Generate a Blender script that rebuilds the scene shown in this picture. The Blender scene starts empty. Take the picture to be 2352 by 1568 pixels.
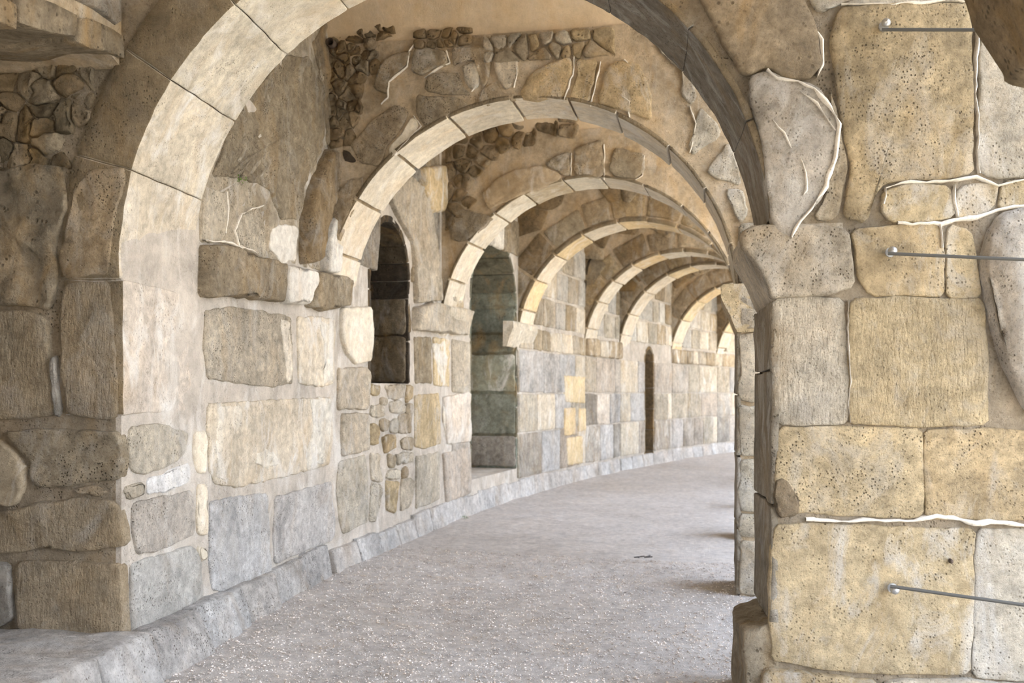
import bpy, math, random
from mathutils import Vector, noise
import numpy as np
random.seed(7)
SC = bpy.context.scene
COL = SC.collection
# ---------------------------------------------------------------- camera, sky, sun, exposure
EZ = 1.5                                    # eye height (m)
PSI = 0.166
cam_d = bpy.data.cameras.new('camera'); cam = bpy.data.objects.new('camera', cam_d); COL.objects.link(cam)
cam.location = (0, 0, EZ); cam.rotation_euler = (math.pi/2, 0, PSI)
cam_d.lens = 35; cam_d.sensor_width = 36; cam_d.shift_y = 116/2352; cam_d.clip_start = .05
cam_d.dof.use_dof = True; cam_d.dof.focus_distance = 4.9; cam_d.dof.aperture_fstop = 3.2
SC.camera = cam
W = bpy.data.worlds.new('sky'); SC.world = W; W.use_nodes = True
nt = W.node_tree; nt.nodes.clear()
wo = nt.nodes.new('ShaderNodeOutputWorld'); bg = nt.nodes.new('ShaderNodeBackground')
tc = nt.nodes.new('ShaderNodeTexCoord'); sx = nt.nodes.new('ShaderNodeSeparateXYZ'); cr = nt.nodes.new('ShaderNodeValToRGB')
nt.links.new(tc.outputs['Generated'], sx.inputs[0]); nt.links.new(sx.outputs['Z'], cr.inputs[0])
nt.links.new(cr.outputs[0], bg.inputs[0]); nt.links.new(bg.outputs[0], wo.inputs[0])
cr.color_ramp.elements[0].position = 0.0; cr.color_ramp.elements[0].color = (.93, .95, 1.0, 1)
cr.color_ramp.elements[1].position = .8; cr.color_ramp.elements[1].color = (.62, .76, 1.0, 1)
bg.inputs[1].default_value = 6.2
sun_d = bpy.data.lights.new('sun', 'SUN'); sun_d.energy = 19; sun_d.color = (1, .93, .80); sun_d.angle = .01
sun = bpy.data.objects.new('sun', sun_d); COL.objects.link(sun); sun.location = (-10, 0, 20)
sun.rotation_euler = Vector((.20, .12, -.97)).to_track_quat('-Z', 'Y').to_euler()
vs = SC.view_settings; vs.view_transform = 'Standard'; vs.look = 'None'; vs.gamma = 1; vs.use_curve_mapping = False
vs.exposure = 0.66
cy = SC.cycles
cy.max_bounces = 10; cy.diffuse_bounces = 7; cy.glossy_bounces = 2; cy.caustics_reflective = False; cy.caustics_refractive = False
cy.sample_clamp_indirect = 6

# ---------------------------------------------------------------- layout: eight measured arches on a curving gallery
ARCH = [(-1.18, 4.69, -1.9), (-1.18, 7.59, 1.9), (-.98, 10.51, 5.8), (-.61, 13.32, 9.5), (0., 16.30, 13.5),
        (.46, 18.06, 15.8), (1.35, 20.83, 19.7), (2.35, 23.35, 23.1), (3.6, 25.95, 27.0), (5.05, 28.5, 31.0)]
R = 1.6; ZS = EZ+.66; ZV = EZ+2.66; ZTOP = 5.5
TH = [.70]+[.58]*9
class Frame:                                # s along, z up, d out of the face towards the viewer side
    def __init__(f, o, sdir, out): f.o = Vector(o); f.s = Vector(sdir).normalized(); f.n = Vector(out).normalized()
    def w(f, s, z, d=0.): v = f.o+f.s*s+f.n*d; return Vector((v.x, v.y, z))
    def px(f, u, v):                        # a point measured in the photograph, put on this wall's real plane
        a = (u-1176)/2287; b = (900-v)/2287; c, s = math.cos(PSI), math.sin(PSI)
        D = Vector((-s+c*a, c+s*a, b)); O = Vector((0, 0, EZ))
        n = Vector((f.n.x, f.n.y, 0)); t = (f.o-O).dot(n)/D.dot(n); q = O+D*t
        return ((q-f.o).dot(f.s), q.z)
def arch_frame(i, back=0.):
    x, y, a = ARCH[i]; a = math.radians(a); n = Vector((math.sin(a), math.cos(a), 0)); l = Vector((math.cos(a), -math.sin(a), 0))
    return Frame(Vector((x, y, 0))+n*back, l, -n)
AF = [arch_frame(i) for i in range(10)]
def left_frame(j):
    p = AF[j].w(-R, 0); q = AF[j+1].w(-R, 0); s = (q-p); L = s.length; s.normalize()
    f = Frame(p, s, (s.y, -s.x, 0)); f.L = L; return f
LF = [left_frame(j) for j in range(9)]

# ---------------------------------------------------------------- materials
def new_mat(name):
    m = bpy.data.materials.new(name); m.use_nodes = True; n = m.node_tree; n.nodes.clear()
    return m, n
def nd(n, t, **k):
    x = n.nodes.new(t)
    for a, b in k.items():
        if a in ('inp',):
            for i, v in b.items(): x.inputs[i].default_value = v
        else: setattr(x, a, b)
    return x
ALB = .80
def stone_mat(name, base=None, var=.35, lime=.3, pit=.5, pit_scale=55., grain=.5, bump=.6, tool=0., stain=.25, limecol=(.86, .84, .79), mid=1.0):
    """limestone: broad tone patches, ochre stains, lime bloom, pits, grain"""
    m, n = new_mat(name); L = n.links.new
    out = nd(n, 'ShaderNodeOutputMaterial'); b = nd(n, 'ShaderNodeBsdfPrincipled', inp={'Roughness': .92, 'Specular IOR Level': .15})
    L(b.outputs[0], out.inputs[0])
    tc = nd(n, 'ShaderNodeTexCoord'); co = tc.outputs['Object']
    def noi(scale, det=4, rough=.6, dist=0., src=co):
        x = nd(n, 'ShaderNodeTexNoise', inp={'Scale': scale, 'Detail': det, 'Roughness': rough, 'Distortion': dist}); L(src, x.inputs['Vector']); return x.outputs[0]
    def ramp(src, a, b_, lo=0., hi=1.):
        x = nd(n, 'ShaderNodeMapRange', inp={1: a, 2: b_, 3: lo, 4: hi}); L(src, x.inputs[0]); return x.outputs[0]
    def mix(f, a, b_, mode='MIX'):
        x = nd(n, 'ShaderNodeMix', data_type='RGBA', blend_type=mode)
        for s, v in ((0, f), (6, a), (7, b_)):
            if hasattr(v, 'is_linked'): L(v, x.inputs[s])
            elif s == 0: x.inputs[0].default_value = v
            else: x.inputs[s].default_value = (*v, 1)
        return x.outputs[2]
    if base is None: oi = nd(n, 'ShaderNodeObjectInfo'); c = oi.outputs['Color']
    else:
        rgb = nd(n, 'ShaderNodeRGB'); rgb.outputs[0].default_value = (*base, 1); c = rgb.outputs[0]
    # broad tone
    t = ramp(noi(2.6, 5, .65, .6), .3, .7, 1-var, 1+var*.55)
    g = nd(n, 'ShaderNodeCombineColor'); [L(t, g.inputs[i]) for i in range(3)]
    c = mix(1., c, g.outputs[0], 'MULTIPLY')
    t2 = ramp(noi(17, 6, .7, .3), .28, .72, 1-.32*mid, 1+.22*mid)
    g2 = nd(n, 'ShaderNodeCombineColor'); [L(t2, g2.inputs[i]) for i in range(3)]
    c = mix(1., c, g2.outputs[0], 'MULTIPLY')
    # ochre stain
    mp = nd(n, 'ShaderNodeMapping', inp={'Location': (3.1, 7.7, 1.2), 'Scale': (1, 1, .55)}); L(co, mp.inputs[0])
    st = ramp(noi(3.3, 5, .62, .8, mp.outputs[0]), .5, .72, 0., stain)
    c = mix(st, c, (.62, .40, .16))
    # lime bloom
    mp2 = nd(n, 'ShaderNodeMapping', inp={'Location': (13.1, 2.7, 9.2), 'Scale': (1, 1, .5)}); L(co, mp2.inputs[0])
    lm = ramp(noi(4.6, 7, .68, 1.0, mp2.outputs[0]), .50, .66, 0., lime)
    c = mix(lm, c, limecol)
    # pits and grain
    vo = nd(n, 'ShaderNodeTexVoronoi', inp={'Scale': pit_scale, 'Randomness': 1.}); L(co, vo.inputs['Vector'])
    sel = ramp(noi(7, 4, .6), .45, .62)
    pm = ramp(vo.outputs['Distance'], .32, .12)
    pmul = nd(n, 'ShaderNodeMath', operation='MULTIPLY'); L(pm, pmul.inputs[0]); L(sel, pmul.inputs[1])
    fg = noi(95, 4, .75); fd = ramp(fg, .33, .46, grain, 0.)
    mx = nd(n, 'ShaderNodeMath', operation='MULTIPLY', inp={1: pit}); L(pmul.outputs[0], mx.inputs[0])
    c = mix(mx.outputs[0], c, (.12, .09, .06)); c = mix(fd, c, (.20, .16, .11))
    c = mix(1., c, (ALB, ALB, ALB), 'MULTIPLY'); L(c, b.inputs['Base Color'])
    # bump
    h1 = noi(24, 8, .78, .3)
    s1 = nd(n, 'ShaderNodeMath', operation='MULTIPLY_ADD', inp={1: -1.1*pit}); L(pmul.outputs[0], s1.inputs[0]); L(h1, s1.inputs[2])
    s2 = nd(n, 'ShaderNodeMath', operation='MULTIPLY_ADD', inp={1: .55}); L(fg, s2.inputs[0]); L(s1.outputs[0], s2.inputs[2])
    last = s2.outputs[0]
    if tool:
        mp3 = nd(n, 'ShaderNodeMapping', inp={'Rotation': (.25, .3, 0), 'Scale': (1, 1, .28)}); L(co, mp3.inputs[0])
        tn = noi(60, 3, .55, .2, mp3.outputs[0])
        s3 = nd(n, 'ShaderNodeMath', operation='MULTIPLY_ADD', inp={1: tool}); L(tn, s3.inputs[0]); L(last, s3.inputs[2]); last = s3.outputs[0]
    bp = nd(n, 'ShaderNodeBump', inp={'Strength': min(1, bump), 'Distance': .026 if bump < .9 else .034}); L(last, bp.inputs['Height']); L(bp.outputs[0], b.inputs['Normal'])
    return m
SHADE_C = (.10, .08, .06)  # near-black that paints the shade inside the niche and gaps
M = {
 'ashlar': stone_mat('limestone_ashlar', lime=.6, pit=.6, grain=.5, bump=.9, mid=1.25, var=.38),
 'pitted': stone_mat('limestone_pitted', lime=.35, pit=.85, pit_scale=60, grain=.7, bump=1.0, var=.4, mid=1.45, stain=.35),
 'tooled': stone_mat('limestone_tooled', lime=.3, pit=.3, grain=.55, bump=1.0, tool=1.2, mid=1.),
 'limed': stone_mat('limestone_limewashed', lime=.9, pit=.4, grain=.3, bump=.7, var=.3, stain=.3, mid=1.2),
 'rubble': stone_mat('rubble_stone', lime=.05, pit=.7, pit_scale=30, grain=.5, bump=1.0, var=.5, stain=.6, mid=1.4),
 'smooth': stone_mat('smooth_dressed_stone', lime=.5, pit=.3, grain=.25, bump=.5, var=.25, stain=.3, mid=.9),
 'mortar': stone_mat('lime_mortar', base=(.66, .60, .52), var=.32, lime=.6, pit=.3, grain=.3, bump=.7, stain=.05, mid=.6),
 'warm_mortar': stone_mat('warm_render', base=(.68, .56, .40), var=.35, lime=.3, pit=.35, grain=.2, bump=.8, stain=.5),
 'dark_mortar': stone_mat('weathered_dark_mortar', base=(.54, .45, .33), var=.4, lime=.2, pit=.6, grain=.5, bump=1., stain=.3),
 'dark_shade': stone_mat('shaded_masonry', base=SHADE_C, var=.4, lime=.03, pit=.5, grain=.3, bump=.8, stain=.1),  # painted darkness for the niche interior and the gaps
 'ring_face_shade': stone_mat('shaded_brown_stone_face', base=(.40, .32, .21), var=.35, lime=.12, pit=.5, grain=.5, bump=1., stain=.3, tool=.5),  # brown tone stands in for shade on the rings' front faces
 'plaster': stone_mat('vault_plaster', base=(.74, .60, .42), var=.15, lime=.15, pit=.1, grain=.06, bump=.35, stain=.35, mid=.4),
 'ridge': stone_mat('white_pointing', base=(.86, .80, .70), var=.25, lime=.3, pit=.2, grain=.4, bump=.4, stain=0, mid=.4),
 'gravel': stone_mat('gravel_floor', base=(1., .94, .89), var=.14, lime=.25, pit=.35, pit_scale=70, grain=.35, bump=1., stain=.10, limecol=(1., .97, .95)),
 'pebble': stone_mat('pebble', var=.3, lime=.1, pit=.0, grain=.05, bump=.2, stain=.3, base=(.78, .71, .66), mid=2.),
 'pale_ground': stone_mat('pale_paving', base=(.72, .62, .47), var=.12, lime=.2, pit=.2, grain=.1, bump=.3, stain=.1),
}
def simple_mat(name, c, rough=.6, metal=0.):
    m, n = new_mat(name); out = nd(n, 'ShaderNodeOutputMaterial'); b = nd(n, 'ShaderNodeBsdfPrincipled', inp={'Roughness': rough, 'Metallic': metal})
    no = nd(n, 'ShaderNodeTexNoise', inp={'Scale': 60., 'Detail': 4.}); mr = nd(n, 'ShaderNodeMix', data_type='RGBA', inp={6: (*[x*.6 for x in c], 1), 7: (*c, 1)})
    n.links.new(no.outputs[0], mr.inputs[0]); n.links.new(mr.outputs[2], b.inputs['Base Color']); n.links.new(b.outputs[0], out.inputs[0]); return m
M['steel'] = simple_mat('grey_steel', (.07, .068, .06), .6, 0.)
M['bolt'] = simple_mat('zinc_bolt', (.55, .56, .56), .35, .8)
M['leaf'] = simple_mat('green_leaf', (.12, .2, .03), .7)
M['twig'] = simple_mat('dry_twig', (.12, .11, .11), .8)
M['iron'] = simple_mat('rusted_iron', (.10, .07, .05), .8, .3)
OCH = (.66, .52, .32); TAN = (.58, .48, .34); PALE = (.79, .71, .57); WHITE = (.82, .79, .72); BRN = (.44, .33, .20); GREY = (.52, .48, .42)
GRN = (.40, .42, .34); DRK = (.22, .17, .11); PINK = (.78, .70, .60); YEL = (.79, .63, .39); COOL = (.84, .82, .79); SHADE = (.10, .08, .06)  # green-grey and near-black carry painted light and shade of the recesses
def vary(c, a=.1):
    k = 1+random.uniform(-a, a); w = random.uniform(-.03, .03)
    return (min(.9, c[0]*k*(1+w)), min(.9, c[1]*k), min(.9, c[2]*k*(1-w)), 1)

# ---------------------------------------------------------------- object helpers
def mesh_obj(name, vs_, fs, mat, parent=None, color=None, smooth=True):
    me = bpy.data.meshes.new(name); me.from_pydata([tuple(v) for v in vs_], [], fs); me.materials.append(M[mat] if isinstance(mat, str) else mat)
    if smooth: me.shade_smooth()
    o = bpy.data.objects.new(name, me); COL.objects.link(o)
    if parent is not None: o.parent = parent; o.location = -parent.location
    if color is not None: o.color = color
    return o
def empty(name, loc, label=None, cat=None, group=None, kind=None):
    o = bpy.data.objects.new(name, None); COL.objects.link(o); o.location = loc; o.empty_display_size = .1
    for k, v in (('label', label), ('category', cat), ('group', group), ('kind', kind)):
        if v: o[k] = v
    return o
def tag(o, label=None, cat=None, group=None, kind=None):
    for k, v in (('label', label), ('category', cat), ('group', group), ('kind', kind)):
        if v: o[k] = v
    return o
NV = Vector((11.3, 5.1, 2.7))
def nz(p, s, a): return a*noise.noise(p*s+NV)
def fb(p, s, a): return a*(noise.noise(p*s+NV)*.6+noise.noise(p*s*2.7)*.3+noise.noise(p*s*6.1)*.15)
def chaikin(P, k=.18):
    o = []
    for i in range(len(P)):
        a, b = P[i], P[(i+1) % len(P)]
        L = math.hypot(b[0]-a[0], b[1]-a[1]) or 1e-6; q = min(k, .022/L)
        o.append((a[0]+(b[0]-a[0])*q, a[1]+(b[1]-a[1])*q)); o.append((b[0]+(a[0]-b[0])*q, b[1]+(a[1]-b[1])*q))
    return o
def stone(fr, P, mat='ashlar', col=TAN, proud=.02, rough=.008, bevel=.014, step=.05, rings=(.78, .55, .3), parent=None, name='stone', jit=.006, back=.03, dome=0., cv=.07, grow=0.):
    """one irregular block: outline P (s,z) on the plane of frame fr, standing proud of the bedding"""
    if len(P) > 2: P = chaikin(P, .2)
    per = []
    n = len(P)
    for i in range(n):
        a, b = P[i], P[(i+1) % n]; L = math.hypot(b[0]-a[0], b[1]-a[1]); k = max(1, int(round(L/step)))
        for j in range(k): t = j/k; per.append((a[0]+(b[0]-a[0])*t, a[1]+(b[1]-a[1])*t))
    A = cx = cz = 0
    for i in range(len(per)):
        a, b = per[i], per[(i+1) % len(per)]; q = a[0]*b[1]-b[0]*a[1]; A += q; cx += (a[0]+b[0])*q; cz += (a[1]+b[1])*q
    if abs(A) < 1e-7: return None
    cx /= 3*A; cz /= 3*A
    if A < 0: per.reverse()
    flip = fr.s.cross(Vector((0, 0, 1))).dot(fr.n) < 0
    vsx = []; N = len(per)
    def add(s, z, d):
        p = fr.w(s, z, 0); dd = d
        if d > -.01: dd += fb(p, 3.2, rough*1.3)+nz(p, 11, rough*.8)+nz(p, 31, rough*.35)
        vsx.append(fr.w(s, z, dd))
    J = []
    for s, z in per:
        p = fr.w(s, z, 0); J.append((s+nz(p, 9, jit*1.6)+nz(p, 37, jit), z+nz(p+NV, 9, jit*1.6)+nz(p+NV, 37, jit)))
    if grow: J = [(s+(s-cx)/(math.hypot(s-cx, z-cz) or 1)*grow, z+(z-cz)/(math.hypot(s-cx, z-cz) or 1)*grow) for s, z in J]
    def ringf(f=None, inset=0., d=0.):
        for s, z in J:
            if f is None: r = math.hypot(s-cx, z-cz) or 1e-6; g = max(.2, 1-inset/r)
            else: g = f
            add(cx+(s-cx)*g, cz+(z-cz)*g, d+dome*(1-g*g))
    ringf(None, -.003, -back); ringf(None, 0, proud*.35); ringf(None, bevel*.35, proud*.8); ringf(None, bevel, proud)
    for f in rings: ringf(f*(1-.0), 0, proud)
    add(cx, cz, proud+dome)
    nr = 4+len(rings); fs = []
    for r in range(nr-1):
        for i in range(N):
            k = (i+1) % N; fs.append((r*N+i, r*N+k, (r+1)*N+k, (r+1)*N+i))
    for i in range(N): fs.append(((nr-1)*N+i, (nr-1)*N+(i+1) % N, nr*N))
    if flip: fs = [f[::-1] for f in fs]
    return mesh_obj(name, vsx, fs, mat, parent, vary(col, cv))
def pstone(fr, PX, **k): return stone(fr, [fr.px(*p) for p in PX], **k)
def cheap(fr, P, **k):
    k.setdefault('step', .3); k.setdefault('rings', (.5,)); k.setdefault('jit', .008); return stone(fr, P, **k)
def ridge(fr, PX, w=.014, parent=None, px=True, mat='ridge', h=.009, base=.014):
    w *= .48
    """a raised line of pointing mortar"""
    P = [fr.px(*p) for p in PX] if px else PX
    Q = []
    for i in range(len(P)-1):
        a, b = P[i], P[i+1]; k = max(1, int(math.hypot(b[0]-a[0], b[1]-a[1])/.03))
        Q += [(a[0]+(b[0]-a[0])*j/k, a[1]+(b[1]-a[1])*j/k) for j in range(k)]
    Q.append(P[-1]); V = []; F = []
    for i, (s, z) in enumerate(Q):
        a = Q[max(0, i-1)]; b = Q[min(len(Q)-1, i+1)]; t = Vector((b[0]-a[0], b[1]-a[1])); t.normalize(); nn = Vector((-t.y, t.x))
        p = fr.w(s, z); e = math.sin(math.pi*min(1, max(.05, i/max(1, len(Q)-1)))); ww = w*(.5+.5*e+nz(p, 14, 1.1)+nz(p, 45, .5)); o = nz(p, 10, .014)+nz(p, 40, .005)
        for q, hh in ((-1, -.02), (-.75, .4), (0, 1), (.75, .4), (1, -.02)):
            V.append(fr.w(s+nn.x*(ww*q+o), z+nn.y*(ww*q+o), base+h*hh if hh > 0 else base-.02))
    for i in range(len(Q)-1):
        for j in range(4): F.append((i*5+j, (i+1)*5+j, (i+1)*5+j+1, i*5+j+1))
    return mesh_obj('mortar_ridge', V, F, mat, parent)
def mapped(fn, nu, nv, nw, bu=.02, bv=.02, bw=.02, rough=.006, bev=.008, mat='ashlar', col=TAN, parent=None, name='voussoir', cv=.07, front=None):
    """a dressed block: the surface of a unit box bent by fn(u,v,w), edges worn, faces uneven"""
    def axis(n, b): return [0, b]+[b+(1-2*b)*i/(n) for i in range(1, n)]+[1-b, 1]
    U, V_, W_ = axis(nu, bu), axis(nv, bv), axis(nw, bw); idx = {}; V = []; F = []
    c = fn(.5, .5, .5)
    def vid(i, j, k):
        key = (i, j, k)
        if key not in idx:
            u, v, w = U[i], V_[j], W_[k]; p = fn(u, v, w)
            e = (i in (0, len(U)-1))+(j in (0, len(V_)-1))+(k in (0, len(W_)-1))
            if e > 1:
                q = fn(min(max(u, bu), 1-bu), min(max(v, bv), 1-bv), min(max(w, bw), 1-bw)); p = p.lerp(q, .32 if e == 2 else .45)
            p = p+Vector((fb(p, 4, rough), fb(p+NV, 4, rough), fb(p-NV, 4, rough)))+Vector((nz(p, 22, rough*.5), nz(p+NV, 22, rough*.5), nz(p-NV, 22, rough*.5)))
            idx[key] = len(V); V.append(p)
        return idx[key]
    a, b_, c_ = len(U)-1, len(V_)-1, len(W_)-1
    for i in range(a):
        for j in range(b_):
            F.append((vid(i, j, 0), vid(i, j+1, 0), vid(i+1, j+1, 0), vid(i+1, j, 0))); F.append((vid(i, j, c_), vid(i+1, j, c_), vid(i+1, j+1, c_), vid(i, j+1, c_)))
    for i in range(a):
        for k in range(c_):
            F.append((vid(i, 0, k), vid(i+1, 0, k), vid(i+1, 0, k+1), vid(i, 0, k+1))); F.append((vid(i, b_, k), vid(i, b_, k+1), vid(i+1, b_, k+1), vid(i+1, b_, k)))
    for j in range(b_):
        for k in range(c_):
            F.append((vid(0, j, k), vid(0, j, k+1), vid(0, j+1, k+1), vid(0, j+1, k))); F.append((vid(a, j, k), vid(a, j+1, k), vid(a, j+1, k+1), vid(a, j, k+1)))
    d = (fn(1, .5, .5)-fn(0, .5, .5)).cross(fn(.5, 1, .5)-fn(.5, 0, .5)).dot(fn(.5, .5, 1)-fn(.5, .5, 0))
    if d < 0: F = [f[::-1] for f in F]
    o = mesh_obj(name, V, F, mat, parent, vary(col, cv))
    if front:                                 # the rough outer face (v=0 side) is browned to paint in its shade
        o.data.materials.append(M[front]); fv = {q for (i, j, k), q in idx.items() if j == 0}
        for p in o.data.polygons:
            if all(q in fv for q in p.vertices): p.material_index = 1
    return o
def holed_wall(fr, s0, s1, z0, z1, T, hole, mat, parent, name, inset=0., zb_open=None):
    """bedding wall on frame fr, thickness T behind the face, with an arched hole (centre, half width, sill, spring)"""
    V = []; F = []
    def quad(a, b, c, d): k = len(V); V.extend((a, b, c, d)); F.append((k, k+1, k+2, k+3))
    S = [s0, s1]
    if hole:
        sc, hw, zb, zs = hole[:4]; rise = hole[4] if len(hole) > 4 else hw
        S += [sc-hw*math.cos(math.pi*i/28) for i in range(29)]
    k = max(2, int((s1-s0)/.5)); S += [s0+(s1-s0)*i/k for i in range(k+1)]
    S = sorted(set(round(x, 5) for x in S if s0-1e-6 <= x <= s1+1e-6))
    def top(s):
        q = max(0, 1-((s-sc)/hw)**2); return zs+rise*math.sqrt(q)
    dF, dB = -inset, -T+inset
    def slab(a, b, za0, za1, zb0, zb1):        # bottom z at a,b ; top z at a,b
        quad(fr.w(a, za0, dF), fr.w(b, za1, dF), fr.w(b, zb1, dF), fr.w(a, zb0, dF))
        quad(fr.w(b, za1, dB), fr.w(a, za0, dB), fr.w(a, zb0, dB), fr.w(b, zb1, dB))
    for a, b in zip(S[:-1], S[1:]):
        m = (a+b)/2
        if hole and abs(m-sc) < hw:
            if zb > z0+1e-4: slab(a, b, z0, z0, zb, zb); quad(fr.w(a, zb, dF), fr.w(b, zb, dF), fr.w(b, zb, dB), fr.w(a, zb, dB))
            slab(a, b, top(a), top(b), z1, z1)
            quad(fr.w(b, top(b), dF), fr.w(a, top(a), dF), fr.w(a, top(a), dB), fr.w(b, top(b), dB))
        else: slab(a, b, z0, z0, z1, z1)
    if hole:
        for e in (sc-hw, sc+hw):
            if s0 < e < s1: quad(fr.w(e, zb, dF), fr.w(e, zb, dB), fr.w(e, zs, dB), fr.w(e, zs, dF))
    for e in (s0, s1): quad(fr.w(e, z0, dF), fr.w(e, z0, dB), fr.w(e, z1, dB), fr.w(e, z1, dF))
    quad(fr.w(s0, z1, dF), fr.w(s1, z1, dF), fr.w(s1, z1, dB), fr.w(s0, z1, dB))
    return mesh_obj(name, V, F, mat, parent, smooth=False)
def clip(poly, nx, ny, c):                    # keep nx*x+ny*y<=c
    o = []
    for i in range(len(poly)):
        a, b = poly[i], poly[(i+1) % len(poly)]; da = nx*a[0]+ny*a[1]-c; db = nx*b[0]+ny*b[1]-c
        if da <= 0: o.append(a)
        if da*db < 0: t = da/(da-db); o.append((a[0]+(b[0]-a[0])*t, a[1]+(b[1]-a[1])*t))
    return o
def voronoi(box, n, inside, gap=.012, rnd=random):
    x0, x1, y0, y1 = box; P = []
    tries = 0
    dmin = .62*math.sqrt((x1-x0)*(y1-y0)/n)
    while len(P) < n and tries < n*60:
        tries += 1; q = (rnd.uniform(x0, x1), rnd.uniform(y0, y1))
        if all((q[0]-p[0])**2+(q[1]-p[1])**2 > dmin*dmin for p in P): P.append(q)
    out = []
    for i, p in enumerate(P):
        if not inside(*p): continue
        c = [(x0, y0), (x1, y0), (x1, y1), (x0, y1)]
        for j, q in enumerate(P):
            if i == j: continue
            dx, dy = q[0]-p[0], q[1]-p[1]; L = math.hypot(dx, dy)
            if L > dmin*5: continue
            c = clip(c, dx/L, dy/L, (dx*(p[0]+q[0])/2+dy*(p[1]+q[1])/2)/L-gap)
            if len(c) < 3: break
        if len(c) >= 3: out.append(c)
    return out
def courses(fr, s0, s1, zs_, mat, cols, parent, w=(.35, .75), gap=.012, skip=None, **k):
    for a, b in zip(zs_[:-1], zs_[1:]):
        s = s0
        while s < s1-.05:
            e = s+random.uniform(*w)
            if s1-e < w[0]*.6: e = s1
            e = min(e, s1); m = (s+e)/2
            if not (skip and skip(m, (a+b)/2)):
                j = lambda: random.uniform(-.008, .008)
                P = [(s+gap+j(), a+gap+j()), (m, a+gap+j()), (e-gap+j(), a+gap+j()), (e-gap+j(), b-gap+j()), (m, b-gap+j()), (s+gap+j(), b-gap+j())]
                mm = random.choice(mat) if isinstance(mat, (list, tuple)) else mat
                cheap(fr, P, mat=mm, col=random.choice(cols), parent=parent, cv=.1, **k)
            s = e

# ---------------------------------------------------------------- ground and floor
def lat_of(i_f):                              # interpolated frame along the gallery
    i = int(min(max(math.floor(i_f), 0), 8)); t = i_f-i; a, b = ARCH[i], ARCH[i+1]
    x = a[0]+(b[0]-a[0])*t; y = a[1]+(b[1]-a[1])*t; an = math.radians(a[2]+(b[2]-a[2])*t)
    return x, y, an
def floor_pt(i_f, lat):
    x, y, an = lat_of(i_f); px_, py_ = x+math.cos(an)*lat, y-math.sin(an)*lat
    p = Vector((px_, py_, 0)); q = min(1, max(0, (1.6-lat)/3.2))
    z = .05*q**1.4+nz(p, 1.3, .018)+nz(p, 5, .008)+nz(p, 19, .005)
    return Vector((px_, py_, z))
V = []; F = []
NI, NL = 190, 60
for a in range(NI+1):
    fi = -2.6+a/NI*11.6
    for b in range(NL+1): V.append(floor_pt(fi, -1.9+b/NL*5.2))
for a in range(NI):
    for b in range(NL): k = a*(NL+1)+b; F.append((k, k+1, k+NL+2, k+NL+1))
fl = mesh_obj('floor', V, F, 'gravel'); tag(fl, 'pale gravel floor of the curving gallery', kind='structure')
# loose gravel: uncountable, one object
rnd = np.random.default_rng(3)
octv = np.array([(1, 0, 0), (-1, 0, 0), (0, 1, 0), (0, -1, 0), (0, 0, 1), (0, 0, -1)], float)
octf = np.array([(0, 2, 4), (2, 1, 4), (1, 3, 4), (3, 0, 4), (2, 0, 5), (1, 2, 5), (3, 1, 5), (0, 3, 5)])
NP = 52000; vv = np.zeros((NP, 6, 3)); 
for i in range(NP):
    fi = -.62+2.1*rnd.random()**1.5; la = -1.55+3.3*rnd.random(); p = floor_pt(fi, la)
    r = .0022+.0065*rnd.random()**3; sc = np.array([r*(.8+.8*rnd.random()), r*(.8+.8*rnd.random()), r*.75]); an = rnd.random()*6.28
    q = octv*sc*(1+.35*(rnd.random((6, 1))-.5)); c, s = math.cos(an), math.sin(an)
    vv[i, :, 0] = p.x+q[:, 0]*c-q[:, 1]*s; vv[i, :, 1] = p.y+q[:, 0]*s+q[:, 1]*c; vv[i, :, 2] = p.z+q[:, 2]+r*.3
ff = (octf[None]+np.arange(NP)[:, None, None]*6).reshape(-1, 3)
me = bpy.data.meshes.new('gravel'); me.from_pydata(vv.reshape(-1, 3).tolist(), [], ff.tolist()); me.materials.append(M['pebble'])
g = bpy.data.objects.new('gravel', me); COL.objects.link(g); tag(g, 'loose pale gravel strewn over the gallery floor', 'gravel', kind='stuff')
# open terrace beyond the arcade
V = [(-60, -60, -.35), (140, -60, -.35), (140, 90, -.35), (-60, 90, -.35)]
tr = mesh_obj('ground', V, [(0, 1, 2, 3)], 'pale_ground', smooth=False); tag(tr, 'pale paved terrace outside the arcade', kind='structure')

# ---------------------------------------------------------------- roof over everything
V = []; F = []
def lat_pt(fi, lat, z): x, y, an = lat_of(fi); return Vector((x+math.cos(an)*lat, y-math.sin(an)*lat, z))
for a in range(41):
    fi = -2.7+a/40*11.7
    for lat in (-4.2, 3.0):
        for z in (ZTOP-.02, ZTOP+.3): V.append(lat_pt(fi, lat, z))
for a in range(40):
    k = a*4
    for q in ((0, 1, 3, 2),): F.append((k, k+4, k+6, k+2)); F.append((k+1, k+3, k+7, k+5)); F.append((k, k+1, k+5, k+4)); F.append((k+2, k+6, k+7, k+3))
rf = mesh_obj('roof', V, F, 'warm_mortar', smooth=False); tag(rf, 'rough masonry roof above the vaults', kind='structure')

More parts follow.
